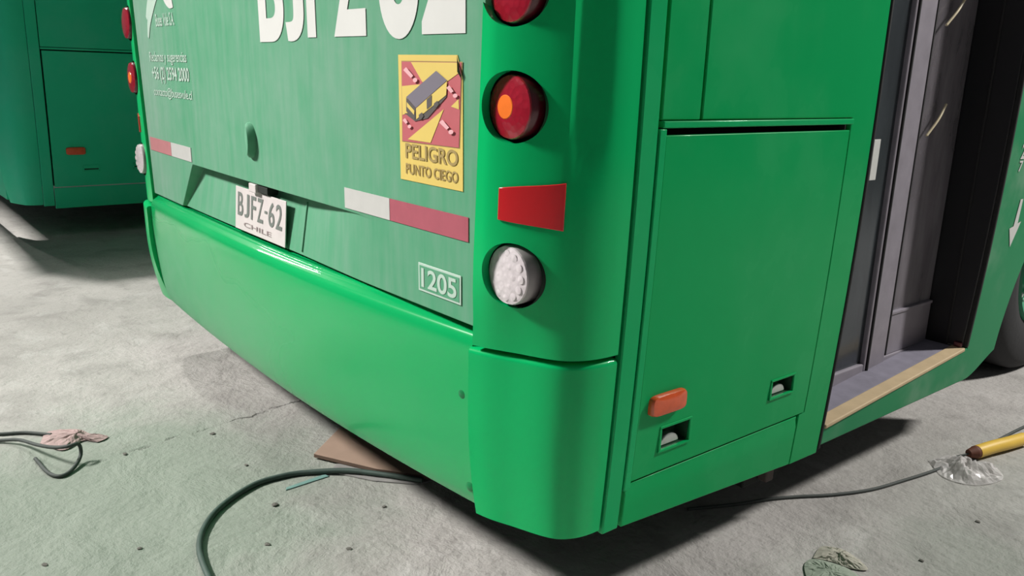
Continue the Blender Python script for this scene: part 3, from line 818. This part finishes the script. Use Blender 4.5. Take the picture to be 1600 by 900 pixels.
# hanging brackets seen below the skirt by the door
br = boxes('hanging_bracket', [(1.10, 1.13, 0.965, 1.000, 0.090, 0.24), (1.10, 1.125, 1.02, 1.040, 0.12, 0.26)], 'rust', bus, bevel=0.004)
boxes('jacking_block', [(0.94, 1.10, 0.90, 0.99, 0.08, 0.27)], 'cavity', bus, bevel=0.004)

# ================================================================ FAR BUS
FX, FY = -5.10, -0.11
far = empty('bus', (FX, FY, 0))
tag(far, 'darker weathered green bus parked behind, its side at the left edge', 'bus')
f2 = lambda out=0.0: side_f(1, out)
boxes('inner_frame', [(-1.12, 1.12, 0.20, 11.4, 0.34, 2.95)], 'cavity', far)
slab('corner_panel', corner_f(1), [i/20 for i in range(21)], ZV(0.23, 2.95), 0.02, 'green_old', far, auto=60)
slab('corner_panel', corner_f(-1), [i/20 for i in range(21)], ZV(0.23, 2.95), 0.02, 'green_old', far, auto=60)
slab('rear_panel', lambda x, z, d: Vector((x, RY(x, z)+d+0.012, z)), lines([-1.015, 1.015], 0.2), ZV(0.25, 2.95), 0.02, 'green_old', far)
slab('corner_trim', f2(0.004), [0.218, 0.282], ZV(0.22, 2.95), 0.02, 'green_old', far, bevel=0.003)
slab('upper_side_panel', f2(), [0.287, 1.056], ZV(1.243, 2.95), 0.012, 'green_old', far, bevel=0.003)
slab('frame_rail', f2(0.005), [0.287, 1.056], [1.228, 1.240], 0.02, 'green_old', far, bevel=0.002)
cd = slab('compartment_door', f2(0.001), lines([0.292, 0.470, 0.56, 0.95], 0.2), ZV(0.345, 1.220), 0.014, 'green_old', far, bevel=0.002)
marker(cd, 0.436, 0.580, 0.118, 0.050, SX(0.58), 'orange_old')['label'] = 'small red-orange side marker'
for y0, z0 in ((0.470, 0.440), (0.790, 0.445)):
    xs = SX(z0)
    lf = boxes('latch_frame', [(xs-0.004, xs+0.005, y0, y0+0.105, z0+0.038, z0+0.046), (xs-0.004, xs+0.005, y0, y0+0.105, z0, z0+0.008),
                               (xs-0.004, xs+0.005, y0, y0+0.008, z0, z0+0.046), (xs-0.004, xs+0.005, y0+0.097, y0+0.105, z0, z0+0.046)], 'green_old', cd, bevel=0.001)
    box('latch_slot', xs-0.002, xs+0.002, y0+0.008, y0+0.097, z0+0.012, z0+0.038, 'cavity', cd, bevel=0)
slab('skirt_panel', f2(0.003), lines([0.287, 1.056], 0.3), [0.20, 0.26, 0.338], 0.014, 'green_old', far, bevel=0.002)
slab('side_panel', f2(0.0), lines([1.062, 11.4], 1.5), ZV(0.20, 2.95), 0.014, 'green_old', far, bevel=0.002)
slab('left_side_panel', side_f(-1), lines([0.22, 11.4], 1.5), ZV(0.24, 2.95), 0.012, 'green_old', far)
boxes('roof', [(-1.22, 1.22, 0.06, 11.4, 2.952, 3.05)], 'roof', far, bevel=0.04)
boxes('bus_front', [(-1.2, 1.2, 11.405, 11.45, 0.3, 2.95)], 'green_old', far, bevel=0.01)
for yy in (2.985, 8.8):
    wheel(1.05, yy, 1, far); wheel(1.05, yy, -1, far)

# ================================================================ THINGS ON THE FLOOR
hose_pts = [(0.72, -0.37, .008), (0.633, -0.376, .008), (0.559, -0.374, .008), (0.427, -0.353, .008), (0.33, -0.31, .008), (0.245, -0.234, .008), (0.181, -0.119, .008), (0.177, -0.031, .008), (0.198, 0.039, .008), (0.262, 0.131, .0135), (0.349, 0.21, .0135), (0.444, 0.283, .0135)]
tag(tube('air_hose', hose_pts, 0.0078, 'hose', n=12, m=12), 'thick dark green hose curving across the floor toward the bumper', 'hose')
cab = [(-0.72, -0.76, .006), (-0.579, -0.702, .006), (-0.545, -0.640, .008), (-0.487, -0.595, .02), (-0.381, -0.561, .035), (-0.30, -0.530, .05), (-0.262, -0.500, .06), (-0.270, -0.470, .055), (-0.262, -0.470, .02), (-0.209, -0.506, .007), (-0.190, -0.540, .006), (-0.234, -0.563, .006), (-0.351, -0.575, .006)]  # tail lying on the floor stands in for the lifted end's cast shadow
tag(tube('floor_cable', cab, 0.0055, 'cable', n=10), 'thin dark cable bent into a small loop below the pink rag', 'cable')
cab2 = [(-0.75, -0.80, .006), (-0.653, -0.694, .006), (-0.603, -0.631, .006), (-0.569, -0.565, .006), (-0.503, -0.504, .008)]
tag(tube('floor_cable', cab2, 0.0052, 'cable', n=8), 'thin dark cable running straight into the pink rag', 'cable')
cr = [(1.0, 0.80, .005), (1.063, 0.934, .005), (1.1, 1.035, .005), (1.141, 1.118, .005), (1.196, 1.214, .005), (1.247, 1.338, .005), (1.276, 1.475, .005), (1.302, 1.628, .005), (1.321, 1.81, .005), (1.325, 2.035, .005), (1.333, 2.25, .005), (1.355, 2.558, .005), (1.42, 3.0, .005)]
tag(tube('floor_cable', cr, 0.0048, 'cable', n=8), 'long thin dark cable on the floor passing under the plastic bag', 'cable')

def crumple(name, outline, h, mat, rings=7, seg=40, seed=1, amp=1.0, base=0.003, shell=0.0015, edge=0.0):
    """crumpled sheet over an outline on the floor"""
    rnd = random.Random(seed)
    C = catmull([(p[0], p[1], 0) for p in outline+[outline[0]]], 8)[:-1]
    n = len(C)
    cx = sum(c.x for c in C)/n; cy = sum(c.y for c in C)/n
    ph = [(rnd.uniform(1, 5), rnd.uniform(0, 6.28), rnd.uniform(2, 9), rnd.uniform(0, 6.28)) for _ in range(6)]
    V, F = [], []
    for i in range(rings+1):
        r = 1-i/rings
        for k in range(n):
            a = 2*math.pi*k/n
            x = cx+(C[k].x-cx)*r; y = cy+(C[k].y-cy)*r
            w = sum(math.sin(p[0]*a*1.0+p[1]+p[2]*r) for p in ph)/6
            hh = base+edge*(0.5+0.5*math.sin(3*a+1))*(i < 2)+h*(1-r**2)*(0.62+0.38*w*amp)+rnd.uniform(-1, 1)*h*0.10*(0 < i < rings)
            x += rnd.uniform(-1, 1)*0.003*(i > 0); y += rnd.uniform(-1, 1)*0.003*(i > 0)
            V.append((x, y, max(base, hh)))
    for i in range(rings):
        for k in range(n): F.append((i*n+k, i*n+(k+1) % n, (i+1)*n+(k+1) % n, (i+1)*n+k))
    o = mobj(name, V, F, mat)
    sd = o.modifiers.new('solid', 'SOLIDIFY'); sd.thickness = shell; sd.offset = 1
    return o
tag(crumple('crumpled_rag', [(-0.462, -0.543), (-0.541, -0.506), (-0.511, -0.428), (-0.445, -0.40), (-0.400, -0.362), (-0.375, -0.395), (-0.41, -0.43), (-0.372, -0.497)], 0.022, 'rag', seed=3), 'small crumpled pinkish rag on the floor at the left', 'rag')
bag = crumple('plastic_bag', [(1.255, 1.690), (1.278, 1.765), (1.325, 1.755), (1.375, 1.790), (1.425, 1.800), (1.455, 1.74), (1.420, 1.635), (1.34, 1.610)], 0.048, 'bag', rings=9, seed=5, amp=1.6, shell=0.0006)
tag(bag, 'crumpled clear plastic bag beside the yellow tube', 'bag')
yt = empty('yellow_tube', (1.334, 1.832, 0))
tag(yt, 'short yellow plastic tube with a brown end lying on the floor', 'tube')
def loc(o, c=(1.334, 1.832, 0)):
    o.data.transform(Matrix.Translation(-Vector(c))); return o
loc(tube('tube_body', [(1.338, 1.840, 0.0235), (1.356, 1.92, 0.0265), (1.372, 1.99, 0.0265), (1.388, 2.085, 0.0235)], 0.0215, 'yellow', yt, m=18))
loc(tube('tube_end', [(1.326, 1.808, 0.022), (1.334, 1.828, 0.0232), (1.3385, 1.842, 0.0235)], lambda t: 0.013+0.0078*min(1, t*1.6), 'brown', yt, m=16))
loc(tube('wire_tip', [(1.305, 1.770, 0.014), (1.318, 1.790, 0.019), (1.327, 1.810, 0.022)], 0.003, 'cable', yt, m=8))

def sheet(name, pts, z0, t, mat, edge=None):
    n = len(pts)
    V = [(x, y, z0+t) for x, y in pts]+[(x, y, z0) for x, y in pts]
    o = mobj(name, V, [tuple(range(n)), tuple(range(2*n-1, n-1, -1))]+[(i, (i+1) % n, n+(i+1) % n, n+i) for i in range(n)], mat, bevel=0.0015)
    if edge:
        o.data.materials.append(MAT[edge])
        for i in range(2, n+2): o.data.polygons[i].material_index = 1
    return o
tag(sheet('cardboard_sheet', [(0.115, 0.100), (-0.02, 0.262), (0.16, 0.52), (0.42, 0.60), (0.47, 0.33), (0.31, 0.205)], 0.006, 0.012, 'card', 'card_edge'), 'flat brown cardboard sheet poking out from under the bumper', 'cardboard')
tag(sheet('grey_board', [(0.222, 0.098), (0.190, 0.140), (0.36, 0.300), (0.45, 0.345), (0.44, 0.268), (0.35, 0.178)], 0.0, 0.005, 'greyboard'), 'grey board strip lying under the cardboard sheet', 'board')
tag(sheet('film_strip', [(0.252, -0.052), (0.238, -0.045), (0.226, 0.082), (0.246, 0.086)], 0.0, 0.003, 'teal'), 'narrow teal strip of masking film beside the hose', 'film')
pp = crumple('masking_paper', [(1.345, 0.870), (1.330, 0.935), (1.365, 0.965), (1.405, 0.962), (1.455, 0.935), (1.425, 0.905), (1.385, 0.895)], 0.018, 'paper', seed=8)
tag(pp, 'crumpled cream scrap of masking paper at the bottom right', 'paper')
pg = crumple('masking_paper', [(1.400, 0.760), (1.352, 0.820), (1.347, 0.862), (1.385, 0.888), (1.43, 0.897), (1.475, 0.875), (1.49, 0.82), (1.45, 0.76)], 0.014, 'paper_green', seed=11)
tag(pg, 'green-stained scrap of masking paper cut by the bottom edge', 'paper')

def stone(x, y, r, seed, el=1.0):
    rnd = random.Random(seed); bm = bmesh.new()
    bmesh.ops.create_icosphere(bm, subdivisions=1, radius=r)
    for v in bm.verts:
        v.co *= rnd.uniform(0.7, 1.2); v.co.x *= el; v.co.z *= 0.3
    zmin = min(v.co.z for v in bm.verts)
    for v in bm.verts: v.co.z -= zmin
    me = bpy.data.meshes.new('debris_crumb'); bm.to_mesh(me); bm.free()
    me.materials.append(MAT['stone'])
    o = bpy.data.objects.new('debris_crumb', me); o.location = (x, y, 0); o.rotation_euler[2] = rnd.uniform(0, 6)
    return link(o)
ST = [((0.311, -0.109), 0.012, 'dark crumb of debris inside the curve of the hose'),
      ((-0.237, -0.086), 0.011, 'dark crumb of debris on the floor crack, between rag and bumper'),
      ((-0.241, -0.352), 0.010, 'dark crumb of debris at the near end of the crack, right of the rag'),
      ((1.518, 1.417), 0.008, 'dark crumb of debris below the plastic bag'),
      ((1.516, 1.09), 0.008, 'dark crumb of debris right of the masking paper scraps'),
      ((0.62, -0.049), 0.008, 'dark crumb of debris lowest on the floor in front of the bumper'),
      ((1.33, 2.42), 0.009, 'dark crumb of debris near the bus wheel'),
      ((0.483, -0.204), 0.008, 'dark crumb of debris right of the lower end of the hose'),
      ((0.492, 0.126), 0.009, 'dark crumb of debris below the grey board strip'),
      ((0.039, -0.082), 0.008, 'dark crumb of debris just left of the top of the hose'),
      ((0.319, -0.463), 0.008, 'dark crumb of debris left of the lower end of the hose'),
      ((0.26, -0.661), 0.009, 'dark crumb of debris in the bottom left corner')]
for i, ((x, y), r, lab) in enumerate(ST):
    tag(stone(x, y, r*0.85, i+20, 1.3 if i % 2 else 1.0), lab, 'debris', 'dark crumbs scattered on the floor')
